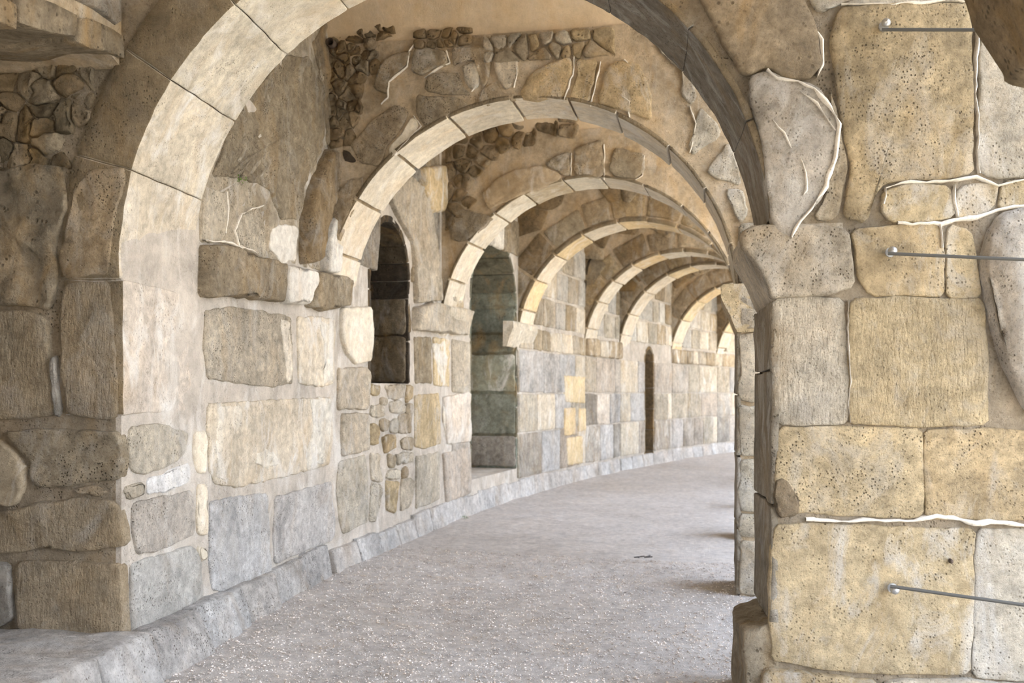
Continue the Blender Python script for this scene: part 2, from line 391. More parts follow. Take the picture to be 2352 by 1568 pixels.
# ---------------------------------------------------------------- arches
NAMES = ['nearest wide stone arch framing the gallery', 'second arch from the front, under the cracked cream spandrel', 'third arch in the row, under dark rubble spandrel',
         'fourth arch in the row, smaller with white joint lines', 'fifth arch in the row beside the ragged gap painted black', 'sixth arch in the row, close behind the fifth',
         'seventh arch, short golden curve near the far end', 'eighth and farthest arch just showing by the right pier']
arches = []
def path(phi, r, zs=ZS):
    if phi > math.pi: return -r, zs-(phi-math.pi)*R
    if phi < 0: return r, zs+phi*R
    return r*math.cos(phi), zs+r*math.sin(phi)
def voussoir(i, p0, p1, r0, r1, y0, y1, nu=5, nv=5, nw=3, **k):
    fr = AF[i]
    def fn(u, v, w):
        phi = p0+(p1-p0)*u; x, z = path(phi, r0+(r1-r0)*w)
        t = y1(phi) if callable(y1) else y1
        return fr.w(x, z, -(y0+(t-y0)*v))
    return mapped(fn, nu, nv, nw, **k)
def phi_px(i, u, v): s, z = AF[i].px(u, v); return math.atan2(z-ZS, s) if z > ZS else math.pi+(ZS-z)/R
for i in range(10):
    e = empty('stone_arch', AF[i].w(0, 0), NAMES[i] if i < 8 else ('ninth arch hidden round the bend of the gallery' if i == 8 else 'tenth arch hidden at the very end of the gallery'), 'arch', 'transverse arches of the gallery')
    arches.append(e)
    L, Rr = (-3.2, 3.6) if i == 0 else (-2.0, 2.9)
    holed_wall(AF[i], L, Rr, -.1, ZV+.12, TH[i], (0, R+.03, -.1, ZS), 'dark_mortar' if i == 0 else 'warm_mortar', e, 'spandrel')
# arch 1: voussoirs at the photographed joints
g_ = .006
j1 = [phi_px(0, 262, 640), phi_px(0, 318, 395), phi_px(0, 400, 188), phi_px(0, 547, 22)]
j1 += [j1[3]-.27, j1[3]-.53, j1[3]-.79, j1[3]-1.04, 1.02, .70, .38, .085]
t1 = lambda p: .60+.20*max(0, math.cos(min(math.pi, max(0, math.pi-p)))) if p > math.pi/2 else .62
DG = (.42, .37, .30); cs = [PALE, PALE, PALE, PALE, PALE, PALE, TAN, DG, DG, DG, DG]  # darker grey on the right voussoirs puts their shade into the colour
for k in range(len(j1)-1):
    left = j1[k] > 1.6
    voussoir(0, j1[k+1]+.0016, j1[k]-.0016, R, R+(random.uniform(.30, .36) if left else .035), -.02, t1, 9, 9, 4, mat='limed' if k in (0, 1, 2) else 'smooth' if left else 'ashlar', col=cs[k], parent=arches[0], rough=.010, cv=.04, front='ring_face_shade')
voussoir(0, j1[0]+.004, math.pi+(ZS-(EZ-.115))/R, R-.018, R+.3, -.02, .80, 9, 9, 4, mat='limed', col=PINK, parent=arches[0], rough=.012, name='pier_block', front='ring_face_shade')
# the others
def ring(i, n, r1, mat, cols, lo=.06, hi=math.pi, **k):
    p = hi
    for q in range(n):
        w = (hi-lo)/n*random.uniform(.85, 1.15) if q < n-1 else p-lo
        voussoir(i, max(lo, p-w)+.008, p-.008, R+random.uniform(-.006, .006), R+r1*random.uniform(.85, 1.1), -.012-random.uniform(0, .012), TH[i], 5 if i < 4 else 3, 3 if i < 4 else 2, 2, mat=mat, col=random.choice(cols), parent=arches[i], rough=.008 if i < 4 else .004, front='ring_face_shade', **k)
        p -= w
ring(1, 11, .03, 'smooth', [PALE, PALE, TAN], hi=math.pi)
ring(2, 11, .03, 'smooth', [PALE, TAN, PALE], hi=math.pi-.12)
for i in range(3, 10):
    ring(i, 11, .06, 'smooth', [PALE, PALE, YEL], hi=math.pi)
    p = math.pi
    while p > .15:
        q = max(.05, p-random.uniform(.2, .34)); r0, r1 = R+.075, R+random.uniform(.36, .44); g = .012
        P = [(r0*math.cos(p-g), ZS+r0*math.sin(p-g)), (r0*math.cos((p+q)/2), ZS+r0*math.sin((p+q)/2)), (r0*math.cos(q+g), ZS+r0*math.sin(q+g)), (r1*math.cos(q+g), ZS+r1*math.sin(q+g)), (r1*math.cos(p-g), ZS+r1*math.sin(p-g))]
        cheap(AF[i], P, mat=random.choice(['ashlar', 'pitted']), col=random.choice([TAN, OCH, BRN]), proud=.015, rough=.012, parent=arches[i], cv=.12); p = q  # front stones browner than the soffit, shade put into their colour

# spandrel stones, arch 2 (measured on the photograph)
C3 = lambda P: [(700+x/1.96, y/1.96) for x, y in P]
C6 = lambda P: [(1552+x/1.96, y/1.96) for x, y in P]
A2 = AF[1]
for P, mt, cl in (
    ([(850, 270), (900, 250), (958, 245), (962, 330), (938, 390), (895, 402), (858, 340)], 'ashlar', PALE),
    ([(715, 300), (745, 280), (792, 282), (785, 380), (750, 412), (716, 372)], 'ashlar', PALE),
    ([(975, 400), (1030, 320), (1110, 280), (1200, 258), (1210, 330), (1165, 438), (1060, 452), (975, 445)], 'ashlar', YEL),
    ([(1225, 262), (1320, 272), (1300, 360), (1280, 466), (1190, 448), (1225, 330)], 'ashlar', YEL),
    ([(1345, 330), (1385, 282), (1450, 272), (1512, 300), (1560, 420), (1560, 540), (1480, 520), (1400, 490), (1312, 468)], 'ashlar', YEL),
    ([(378, 672), (430, 600), (490, 522), (520, 560), (505, 600), (420, 690), (390, 715)], 'smooth', PALE),
    ([(205, 650), (330, 520), (420, 470), (480, 500), (430, 585), (370, 665), (335, 750), (250, 735)], 'pitted', TAN),
    ([(500, 430), (600, 430), (700, 440), (745, 480), (640, 520), (540, 575), (500, 515)], 'pitted', TAN),
    ([(548, 350), (640, 320), (695, 340), (712, 392), (745, 432), (700, 430), (600, 420), (540, 410)], 'pitted', TAN),
    ([(800, 400), (850, 360), (890, 415), (955, 420), (955, 445), (860, 460), (790, 480), (765, 440)], 'ashlar', TAN),
    ([(120, 1000), (140, 870), (200, 800), (295, 800), (225, 900), (185, 1010), (150, 1100)], 'ashlar', TAN),
    ([(392, 242), (485, 232), (458, 300), (380, 365), (368, 430), (310, 408), (335, 300)], 'ashlar', TAN),
    ([(490, 225), (560, 215), (638, 232), (645, 285), (530, 345), (475, 325)], 'ashlar', TAN),
    ([(660, 215), (840, 215), (838, 300), (820, 380), (800, 390), (800, 280), (720, 270), (665, 300)], 'ashlar', TAN),
    ([(850, 205), (950, 200), (975, 235), (855, 245)], 'rubble', TAN)):
    pstone(A2, C3(P), mat=mt, col=cl, parent=arches[1], proud=.022, rough=.012, jit=.01, step=.05)
for P in ([(30, 270), (80, 330), (95, 450), (60, 470), (20, 430)], [(110, 480), (180, 540), (210, 600), (80, 700), (60, 650)], [(150, 740), (240, 640), (270, 700), (300, 830), (200, 810), (140, 780)],
          [(220, 850), (300, 850), (330, 960), (300, 1010), (260, 960)], [(1450-1552, 190), (1560-1552, 230), (1590-1552, 330), (-60, 250)]):
    pstone(A2, C6(P), mat='ashlar', col=random.choice([PALE, YEL]), parent=arches[1], proud=.02, rough=.012, jit=.01)
s0, z1 = A2.px(752, 60); s1, z0 = A2.px(905, 330)
for c in voronoi((s0, s1, z0, z1), 60, lambda x, z: math.hypot(x, z-ZS) > R+.16 and (x-s0)/(s1-s0)+(z1-z)/(z1-z0)*.55 < .95, .002):
    cheap(A2, c, mat='rubble', col=random.choice([BRN, TAN, TAN, BRN]), proud=random.uniform(.008, .03), rough=.03, step=.04, rings=(.75, .5, .25), parent=arches[1], cv=.12, jit=.016)
s0, z1 = A2.px(1110, 85); s1, z0 = A2.px(1412, 128)
for c in voronoi((s0, s1, z0, z1), 16, lambda x, z: True, .006):
    cheap(A2, c, mat='rubble', col=random.choice([TAN, OCH, PALE]), proud=.03, rough=.015, step=.05, parent=arches[1], cv=.12)
s0, z1 = A2.px(950, 72); s1, z0 = A2.px(1085, 105)
for c in voronoi((s0, s1, z0, z1), 10, lambda x, z: True, .006):
    cheap(A2, c, mat='rubble', col=BRN, proud=.03, rough=.015, step=.05, parent=arches[1], cv=.15)
for P in ([(500, 190), (470, 230), (465, 300), (380, 370), (375, 440), (345, 470)], [(640, 230), (655, 285), (600, 310), (540, 350)], [(945, 250), (960, 330), (940, 395)], [(790, 285), (785, 375), (750, 412)],
          [(1212, 250), (1210, 340), (1165, 450)], [(1335, 280), (1310, 380), (1285, 480)], [(1440, 270), (1500, 350), (1520, 430)], [(495, 520), (525, 570), (430, 670), (410, 700)], [(1415, 420), (1460, 460), (1462, 530)]):
    ridge(A2, C3(P), .014, arches[1])
ridge(A2, C6([(65, 480), (85, 560), (80, 620), (65, 690)]), .016, arches[1])
# arch 3 spandrel
A3 = AF[2]
for P, mt, cl in (
    ([(795, 880), (860, 810), (940, 765), (1075, 745), (1160, 790), (1150, 815), (1000, 870), (900, 910), (830, 945)], 'smooth', TAN),
    ([(642, 990), (700, 935), (790, 960), (850, 975), (800, 1030), (740, 1080), (700, 1090), (655, 1070)], 'pitted', TAN),
    ([(1215, 665), (1340, 625), (1350, 700), (1348, 800), (1270, 798), (1210, 785)], 'ashlar', TAN),
    ([(1080, 740), (1130, 700), (1195, 680), (1198, 790), (1165, 790)], 'ashlar', TAN),
    ([(1390, 670), (1460, 675), (1530, 695), (1530, 770), (1500, 805), (1400, 800), (1365, 760)], 'ashlar', TAN)):
    pstone(A3, C3(P), mat=mt, col=cl, parent=arches[2], proud=.025, rough=.012, jit=.01)
s0, z1 = A3.px(1022, 290); s1, z0 = A3.px(1330, 520)
for c in voronoi((s0, s1, z0, z1), 70, lambda x, z: math.hypot(x, z-ZS) > R+.50 or (x < -1.28 and math.hypot(x, z-ZS) > R+.2), .008):
    cheap(A3, c, mat='rubble', col=random.choice([BRN, BRN, TAN, BRN]), proud=random.uniform(.008, .035), rough=.03, step=.06, rings=(.6, .3), parent=arches[2], cv=.2)
ridge(A3, C3([(1200, 690), (1200, 790)]), .012, arches[2]); ridge(A3, C3([(1350, 650), (1350, 810)]), .014, arches[2])
ridge(A3, C3([(1460, 690), (1530, 700), (1520, 790), (1490, 810)]), .012, arches[2])
# rubble over the arches further on
for i in range(3, 9):
    fr = AF[i]
    for c in voronoi((-1.95, 2.2, ZS+.1, ZV+.15), 60 if i < 5 else 36, lambda x, z: math.hypot(x, z-ZS) > R+.42, .01):
        cheap(fr, c, mat='rubble', col=random.choice([BRN, TAN, OCH, BRN]), proud=random.uniform(.01, .04), rough=.015, step=.2, parent=arches[i], cv=.2)

pstone(A2, [(786, 344), (800, 346), (822, 372), (800, 372), (790, 368)], mat='dark_shade', col=SHADE, parent=arches[1], proud=.006, step=.03, rings=(.5,), name='painted_gap')  # dark raised patch painting the blackness of a gap
pstone(AF[4], [(1352, 618), (1364, 576), (1356, 590), (1340, 640), (1312, 664), (1338, 672), (1322, 700), (1338, 722), (1342, 680), (1350, 650)], mat='dark_shade', col=SHADE, parent=arches[4], proud=.03, step=.04, rings=(.5,), name='painted_gap')  # ragged black patch laid on the face, painted as a gap
# ---------------------------------------------------------------- front wall of the nearest pier, left side
B0 = arches[0]; F0 = AF[0]
lp = empty('stone_pier', F0.w(-2.2, .1), 'dark shaded stone pier left of the nearest arch', 'pier', 'stone piers of the gallery')
def ps(P, mt='tooled', cl=(.62, .52, .37), par=None, fr=F0, **k):
    k.setdefault('proud', .03); k.setdefault('rough', .014); k.setdefault('step', .035); k.setdefault('rings', (.88, .74, .58, .4, .2))
    return pstone(fr, P, mat=mt, col=cl, parent=par or lp, **k)
ps([(10, 992), (90, 984), (190, 986), (280, 990), (290, 1060), (283, 1102), (215, 1106), (160, 1118), (100, 1122), (76, 1110), (72, 1060), (50, 1035)], 'pitted', TAN)
ps([(-60, 1000), (0, 1008), (45, 1042), (66, 1075), (62, 1115), (38, 1162), (-60, 1160)], 'limed', TAN)
ps([(48, 1165), (100, 1152), (185, 1143), (268, 1150), (290, 1200), (294, 1252), (180, 1268), (110, 1258), (45, 1268), (-60, 1270), (-60, 1185)], 'tooled', TAN)
ps([(176, 1122), (215, 1112), (250, 1130), (238, 1140), (180, 1136)], 'ashlar', TAN, rings=(.5,))
ps([(36, 1290), (90, 1283), (190, 1288), (284, 1294), (290, 1380), (292, 1466), (205, 1464), (100, 1457), (48, 1447), (38, 1370)], 'tooled', TAN)
ps([(-60, 1284), (26, 1288), (30, 1380), (38, 1420), (0, 1440), (-60, 1440)], 'ashlar', GREY)
ps([(150, 652), (258, 642), (270, 760), (277, 870), (278, 955), (240, 963), (157, 955), (147, 860), (142, 740)], 'tooled', TAN)
ps([(-60, 715), (60, 712), (116, 727), (117, 800), (126, 860), (138, 945), (116, 960), (-60, 965)], 'tooled', TAN)
ps([(122, 820), (134, 815), (146, 950), (136, 962)], 'ashlar', GREY, proud=.045, rings=(.5,))
ps([(10, 395), (75, 372), (148, 388), (163, 470), (130, 560), (138, 640), (124, 712), (60, 704), (-60, 700), (-60, 400)], 'rubble', (.50, .43, .32), rough=.03)
ps([(215, 388), (290, 384), (296, 405), (270, 500), (258, 600), (254, 632), (150, 643), (136, 600), (162, 500), (176, 430)], 'pitted', TAN)
for c in voronoi((*sorted((F0.px(-60, 0)[0], F0.px(215, 0)[0])), F0.px(0, 392)[1], F0.px(0, 130)[1]), 34, lambda x, z: math.hypot(x, z-ZS) > R+.36, .003):
    cheap(F0, c, mat='rubble', col=random.choice([BRN, (.36, .29, .19), TAN]), proud=random.uniform(.01, .035), rough=.035, step=.04, jit=.016, rings=(.7, .4), parent=lp, cv=.2)
# left pier, further courses below the arch spring: none are seen from here

# ---------------------------------------------------------------- front wall, right side
rp = empty('stone_pier', F0.w(2.2, .1), 'broad bright ochre pier right of the nearest arch, with steel rods', 'pier', 'stone piers of the gallery')
def pr(P, mt='ashlar', cl=YEL, **k):
    k.setdefault('proud', .013); k.setdefault('bevel', .008); k.setdefault('grow', .009); k.setdefault('rough', .010); return ps(P, mt, cl, rp, **k)
pr([(1775, 690), (1860, 686), (1936, 690), (1946, 860), (1946, 970), (1890, 973), (1785, 973), (1779, 860)], 'tooled', PALE)
pr([(1956, 688), (2100, 684), (2254, 690), (2262, 800), (2266, 972), (2100, 976), (1954, 970), (1950, 820)], 'tooled', YEL, proud=.018)
pr([(1788, 985), (1900, 982), (2010, 984), (2112, 986), (2118, 1090), (2116, 1186), (1980, 1184), (1850, 1176), (1796, 1164), (1782, 1090)], 'pitted', YEL)
pr([(2122, 988), (2240, 986), (2420, 994), (2420, 1196), (2240, 1192), (2126, 1188)], 'pitted', YEL)
pr([(1778, 1206), (1850, 1202), (1940, 1206), (2100, 1214), (2236, 1214), (2232, 1400), (2224, 1546), (2050, 1544), (1900, 1534), (1774, 1514), (1770, 1350)], 'ashlar', YEL)
pr([(2242, 1216), (2420, 1220), (2420, 1566), (2232, 1550), (2238, 1400)], 'ashlar', PALE)
pr([(1752, 1534), (1800, 1538), (1900, 1550), (2010, 1560), (2020, 1700), (1745, 1700)], 'ashlar', OCH, proud=.05)
pr([(2030, 1562), (2200, 1560), (2430, 1572), (2430, 1700), (2035, 1700)], 'ashlar', PALE, proud=.045)
pr([(1956, 528), (2080, 518), (2150, 516), (2162, 560), (2166, 676), (2000, 676), (1972, 640)], 'ashlar', YEL)
pr([(2176, 520), (2228, 530), (2242, 600), (2252, 682), (2174, 680)], 'ashlar', YEL)
pr([(1925, 24), (2050, 12), (2222, 14), (2230, 200), (2232, 398), (2180, 408), (2034, 416), (2012, 440), (1992, 505), (1936, 498), (1954, 380), (1926, 220), (1908, 100)], 'pitted', YEL, proud=.02)
pr([(2250, -60), (2420, -60), (2420, 404), (2300, 408), (2262, 400), (2246, 360), (2252, 200)], 'ashlar', PALE)
pr([(2032, 440), (2080, 428), (2180, 426), (2190, 500), (2120, 508), (2048, 508), (2026, 480)], 'ashlar', YEL)
pr([(2202, 432), (2288, 418), (2280, 478), (2226, 498), (2196, 500)], 'ashlar', YEL)
pr([(2302, 420), (2420, 416), (2420, 466), (2292, 482)], 'ashlar', YEL)
pr([(1850, -60), (1960, -70), (2228, -60), (2224, 4), (1925, 14), (1885, 34), (1858, -10)], 'ashlar', PALE)
pr([(1722, 184), (1764, 166), (1800, 184), (1850, 196), (1884, 214), (1922, 280), (1916, 360), (1890, 446), (1846, 500), (1814, 546), (1790, 536), (1768, 512), (1762, 420), (1744, 300), (1722, 230)], 'ashlar', (.76, .69, .59), proud=.03, dome=.012)
pr([(1660, -40), (1824, -40), (1868, 60), (1884, 150), (1852, 184), (1800, 180), (1762, 154), (1720, 176), (1700, 168), (1640, 60), (1600, -20)], 'rubble', TAN, proud=.035, dome=.02)
pr([(1900, 200), (1918, 240), (1945, 380), (1925, 500), (1870, 508), (1900, 440), (1930, 350), (1925, 260)], 'pitted', TAN, proud=.014)
pr([(2256, 560), (2292, 494), (2352, 478), (2430, 480), (2430, 1000), (2352, 940), (2300, 830), (2268, 720), (2252, 620)], 'ashlar', (.84, .77, .66), proud=.05, dome=.09, bevel=.03)
pr([(1780, 1108), (1800, 1100), (1838, 1150), (1832, 1178), (1786, 1184)], 'rubble', (.34, .27, .18), proud=.02, rough=.02)
for P, w in (([(1762, 162), (1785, 182), (1830, 192), (1868, 208), (1905, 250), (1923, 290), (1918, 350), (1897, 430), (1862, 480), (1835, 510), (1817, 548)], .017), ([(1835, 215), (1875, 240), (1895, 280), (1915, 305)], .009),
             ([(1832, 360), (1850, 400), (1852, 440), (1842, 452)], .010), ([(1772, 280), (1800, 310), (1815, 345)], .008), ([(1822, -20), (1850, 40), (1885, 95), (1890, 150), (1875, 180)], .012),
             ([(2235, 0), (2242, 90), (2240, 200), (2240, 300), (2245, 400)], .013), ([(2028, 470), (2030, 430), (2090, 420), (2180, 418), (2240, 410), (2290, 425), (2350, 415)], .012),
             ([(2190, 425), (2195, 500)], .010), ([(2060, 512), (2160, 512), (2225, 505), (2290, 485), (2400, 462)], .014), ([(2160, 516), (2163, 570)], .010),
             ([(1948, 690), (1948, 860), (1948, 970)], .007), ([(1850, 1190), (1950, 1194), (2080, 1196), (2150, 1182), (2240, 1200), (2420, 1206)], .016), ([(1930, 14), (2100, 8), (2225, 6)], .010)):
    ridge(F0, P, w*1.5, rp, h=.014, base=.03 if P[0][0] in (1762, 1835, 1832, 1772) else .012)
# impost block and shaft of the right pier: moulded corbel with sloping underside
def impost(fr, s_face, side, zt, h, proj, y0, y1, parent, mat='ashlar', col=PALE, nu=3, back=.25, step=.12):
    """side=-1: projects towards -s from s_face"""
    prof = [(0, zt-h), (.12, zt-h*.93), (.5, zt-h*.62), (.85, zt-h*.38), (1, zt-h*.26), (1, zt-h*.06), (.85, zt)]
    V = []; F = []; ny = max(2, int((y1-y0)/step)); n = len(prof)+2
    for k in range(ny+1):
        y = y0+(y1-y0)*k/ny
        pts = [(-back, zt-h)]+[(a*proj/ proj*proj, z) for a, z in prof]+[(-back, zt)]
        for a, z in pts:
            s = s_face+side*a; p = fr.w(s, z, -y); V.append(p+Vector((fb(p, 6, .016), fb(p+NV, 6, .016), fb(p-NV, 6, .012))))
    for k in range(ny):
        for j in range(n-1): F.append((k*n+j, (k+1)*n+j, (k+1)*n+j+1, k*n+j+1))
    F.append(tuple(range(n))); F.append(tuple(ny*n+j for j in range(n-1, -1, -1)))
    return mesh_obj('impost', V, F, mat, parent, vary(col, .05), smooth=False)
def face_poly(P, **k): return pr(P, **k)
impost(F0, R+.02, -1, EZ+.775, .36, .13, 0, TH[0]+.02, rp, col=PALE, back=.3)
pr([(1706, 540), (1714, 528), (1745, 521), (1850, 519), (1946, 531), (1950, 600), (1962, 656), (1900, 676), (1800, 682), (1772, 682), (1766, 660), (1752, 630), (1734, 598), (1710, 576)], 'pitted', PALE, proud=.03, back=.01)
# shaft side of the right piers, its shade put into a darker colour
def shaft(i, z0, z1, parent, col=(.46, .40, .31)):
    fr = AF[i]; z = z0
    while z < z1-.05:
        h = min(random.uniform(.45, .65), z1-z)
        if z1-(z+h) < .2: h = z1-z
        mapped(lambda u, v, w: fr.w(R-.0+.035*u, z+.006+(h-.012)*v, .012-(TH[i]+.02)*w), 2, 6 if i < 2 else 3, 6 if i < 2 else 2, bu=.08, rough=.012, mat='ashlar', col=col, parent=parent, name='stone')
        z += h
shaft(0, .42, EZ+.42, rp)
def plinth_r(i, parent):
    fr = AF[i]
    mapped(lambda u, v, w: fr.w(R-.125+.16*u, -.05+.47*v-(.05*(1-u)*v), .005-(TH[i]-.1)*w), 4, 6, 6, bu=.05, rough=.03, mat='rubble', col=TAN, parent=parent, name='plinth')
plinth_r(0, rp)
# small dark anchor hole on the right pier
a = empty('iron_plug', F0.w(*F0.px(2180, 1286), .03), 'tiny dark iron plug set in the ochre block above the lowest rod', 'plug')
s, z = F0.px(2180, 1286)
V = []; F = []
for k in range(12): 
    t = k/12*6.283; V += [F0.w(s+.008*math.cos(t), z+.012*math.sin(t), .0), F0.w(s+.007*math.cos(t), z+.010*math.sin(t), .04)]
for k in range(12): F.append((2*k, (2*k+2) % 24, (2*k+3) % 24, 2*k+1))
F.append(tuple(2*k+1 for k in range(12))); mesh_obj('plug_head', V, F, 'iron', a)

# ---------------------------------------------------------------- right-hand piers further on
ORD = ['first', 'second', 'third', 'fourth', 'fifth', 'sixth', 'seventh', 'eighth', 'ninth', 'tenth']
for i in range(1, 9):
    fr = AF[i]
    e = empty('stone_pier', fr.w(R+.6, .1), f'right-hand arcade pier carrying the {ORD[i]} arch' + (', pale strip of blocks' if i == 1 else ''), 'pier', 'stone piers of the gallery')
    zz = [.0, .5, 1.03, 1.48, 2.0] if i > 1 else [.0, .42, .62, 1.02, 1.42, EZ+.45]
    for a, b in zip(zz[:-1], zz[1:]):
        w = 1.25 if i > 1 else .62; q = R+.02
        while q < R+1.2:
            wd = w*random.uniform(.8, 1.1); j = random.uniform(-.01, .01)
            cheap(fr, [(q, a+.008), (q+wd-.02, a+.01+j), (q+wd-.02, b-.008), (q, b-.01+j)], mat='ashlar', col=random.choice([YEL, PALE]) if i > 1 else (.88, .80, .65), parent=e, step=.06 if i == 1 else .3, proud=.02, rough=.014, jit=.012)
            q += wd
    shaft(i, .0, EZ+.45, e)
    impost(fr, R+.01, -1, EZ+.80, .36, .12, -.03, TH[i]+.02, e, col=YEL, back=.3)
    if i == 1:
        for a, b, z0, z1 in ((R+.02, R+.5, EZ+.46, EZ+.78), (R+.02, R+.45, EZ+.80, EZ+1.25), (R+.14, R+.6, EZ+1.26, EZ+1.7)):
            cheap(fr, [(a, z0), (b, z0+.01), (b, z1), (a, z1-.01)], mat='pitted', col=PALE, parent=e, step=.05, proud=.03, rough=.015)

# ---------------------------------------------------------------- left wall, bay by bay
ZC = [EZ-1.2, EZ-.57, EZ-.02, EZ+.60]
walls = []
WL = {0: 'left gallery wall between the nearest and second arch, of large pale blocks', 1: 'left gallery wall behind the second arch, with blocked niche and rubble infill',
      2: 'left gallery wall behind the third arch, with window recess, greenish light painted into its stones', 3: 'left gallery wall behind the fourth arch, warm patched blocks', 4: 'left gallery wall behind the fifth arch',
      5: 'left gallery wall behind the sixth arch', 6: 'left gallery wall behind the seventh arch', 7: 'far left gallery wall behind the eighth arch'}
HOLES = {1: (1.415, .525, EZ+.08, EZ+1.10), 2: (1.90, .95, EZ-1.05, EZ+1.1), 5: (1.62, .26, -.1, EZ+.62)}
for j in range(9):
    fr = LF[j]; e = empty('wall_left', fr.w(fr.L/2, 0), WL.get(j, 'left gallery wall hidden round the bend'), kind='structure'); walls.append(e)
    h = HOLES.get(j)
    holed_wall(fr, 0, fr.L+.02, -.2, ZTOP, .75, h, 'mortar', e, 'bedding', inset=.0)
    if j == 2:                                # the window behind this recess opens only at its near end
        holed_wall(Frame(fr.w(0, 0, -.75), fr.s, fr.n), 1.3, fr.L+.1, -.2, ZTOP, .2, None, 'mortar', e, 'niche_back')
    if h and j != 2:                          # closed back of the niche
        holed_wall(Frame(fr.w(0, 0, -.55), fr.s, fr.n), 0, fr.L, -.2, ZTOP, .3, None, 'dark_shade' if j == 1 else 'dark_mortar', e, 'niche_back')  # second bay's back is coloured near-black to paint its shade
w0 = walls[0]; L0 = LF[0]
def lining(fr, hole, depth, par, mat, cols, nb=9):
    sc, hw, zb, zs = hole[:4]; z = zb
    while z < zs-.02:
        h_ = min(.42, zs-z) if zs-z > .6 else zs-z
        for sd in (-1, 1): mapped(lambda u, v, w: fr.w(sc+sd*(hw-.03+.06*u), z+.006+(h_-.012)*v, .004-depth*w), 2, 4, 5, rough=.012, mat=mat, col=random.choice(cols), parent=par, name='jamb_stone')
        z += h_
    for k in range(nb):
        a, b = math.pi*k/nb+.01, math.pi*(k+1)/nb-.01
        mapped(lambda u, v, w: fr.w(sc+(hw-.03+.06*v)*math.cos(a+(b-a)*u), zs+(hw-.03+.06*v)*math.sin(a+(b-a)*u), .004-depth*w), 3, 2, 5, rough=.012, mat=mat, col=random.choice(cols), parent=par, name='niche_voussoir')
lining(LF[1], HOLES[1], .6, walls[1], 'rubble', [SHADE, (.16, .13, .09), SHADE]); lining(LF[2], HOLES[2], .75, walls[2], 'rubble', [GRN, (.3, .32, .25), (.28, .27, .2)], 11); lining(LF[5], HOLES[5], .5, walls[5], 'rubble', [BRN, TAN], 5)  # niche lining painted dark as shade, window lining tinted for greenish daylight
def pl(P, mt='ashlar', cl=PALE, **k):
    k.setdefault('proud', .016); k.setdefault('rough', .010); k.setdefault('step', .045); k.setdefault('rings', (.85, .65, .42, .2)); k.setdefault('jit', .008); k.setdefault('grow', .004)
    return pstone(k.pop('fr', L0), P, mat=mt, col=cl, parent=k.pop('par', w0), **k)
# string course under the lunette
for P, cl in (([(456, 562), (520, 566), (580, 590), (636, 604), (634, 695), (560, 684), (500, 680), (456, 682)], TAN), ([(642, 606), (708, 622), (712, 640), (692, 700), (640, 696)], WHITE), ([(714, 624), (780, 634), (790, 645), (788, 702), (730, 712), (698, 704)], TAN)):
    pl(P, 'pitted' if cl is TAN else 'smooth', cl, proud=.09, rough=.012, bevel=.03)
pl([(470, 712), (530, 706), (600, 715), (666, 726), (668, 800), (670, 880), (620, 888), (560, 880), (475, 870), (466, 790)], 'pitted', PALE)
pl([(680, 727), (768, 732), (764, 878), (740, 888), (684, 880)], 'limed', PALE)
pl([(780, 706), (846, 706), (850, 760), (845, 830), (812, 836), (790, 808), (779, 770)], 'smooth', PALE, proud=.04, fr=LF[1], par=walls[1])
pl([(774, 846), (840, 843), (847, 856), (842, 938), (773, 940)], 'ashlar', PALE, proud=.03, fr=LF[1], par=walls[1])
pl([(781, 950), (841, 948), (843, 1032), (815, 1042), (783, 1046)], 'ashlar', PALE, proud=.03, fr=LF[1], par=walls[1])
pl([(778, 1060), (837, 1046), (841, 1083), (845, 1196), (786, 1226), (778, 1198), (771, 1121)], 'ashlar', PALE, fr=LF[1], par=walls[1])
pl([(475, 927), (561, 922), (660, 917), (759, 912), (764, 992), (754, 1067), (690, 1084), (633, 1099), (541, 1118), (491, 1113), (478, 1074), (473, 982)], 'limed', PALE)
pl([(481, 1152), (545, 1140), (611, 1131), (616, 1225), (619, 1317), (551, 1343), (510, 1363), (486, 1353), (478, 1278)], 'ashlar', COOL)
pl([(631, 1141), (700, 1122), (759, 1106), (768, 1227), (758, 1241), (690, 1268), (629, 1293), (626, 1227)], 'ashlar', COOL)
pl([(296, 981), (357, 973), (425, 988), (422, 1043), (388, 1068), (327, 1088), (300, 1083), (294, 1023)], 'ashlar', PALE)
pl([(445, 993), (471, 993), (471, 1083), (450, 1083), (442, 1044)], 'smooth', PALE)
pl([(302, 1157), (370, 1140), (438, 1126), (443, 1176), (442, 1226), (367, 1262), (312, 1272), (302, 1217)], 'ashlar', PINK)
pl([(450, 1116), (473, 1112), (473, 1226), (450, 1226)], 'smooth', PALE)
pl([(300, 1294), (370, 1272), (438, 1254), (458, 1288), (463, 1384), (378, 1425), (312, 1466), (300, 1462), (298, 1329)], 'ashlar', WHITE)
pl([(449, 1258), (469, 1256), (474, 1283), (455, 1288)], 'smooth', PALE)
pl([(280, 1121), (326, 1106), (327, 1140), (292, 1146)], 'ashlar', PALE)
pl([(335, 1100), (385, 1085), (432, 1060), (436, 1105), (380, 1128), (335, 1136)], 'limed', COOL, proud=.008)
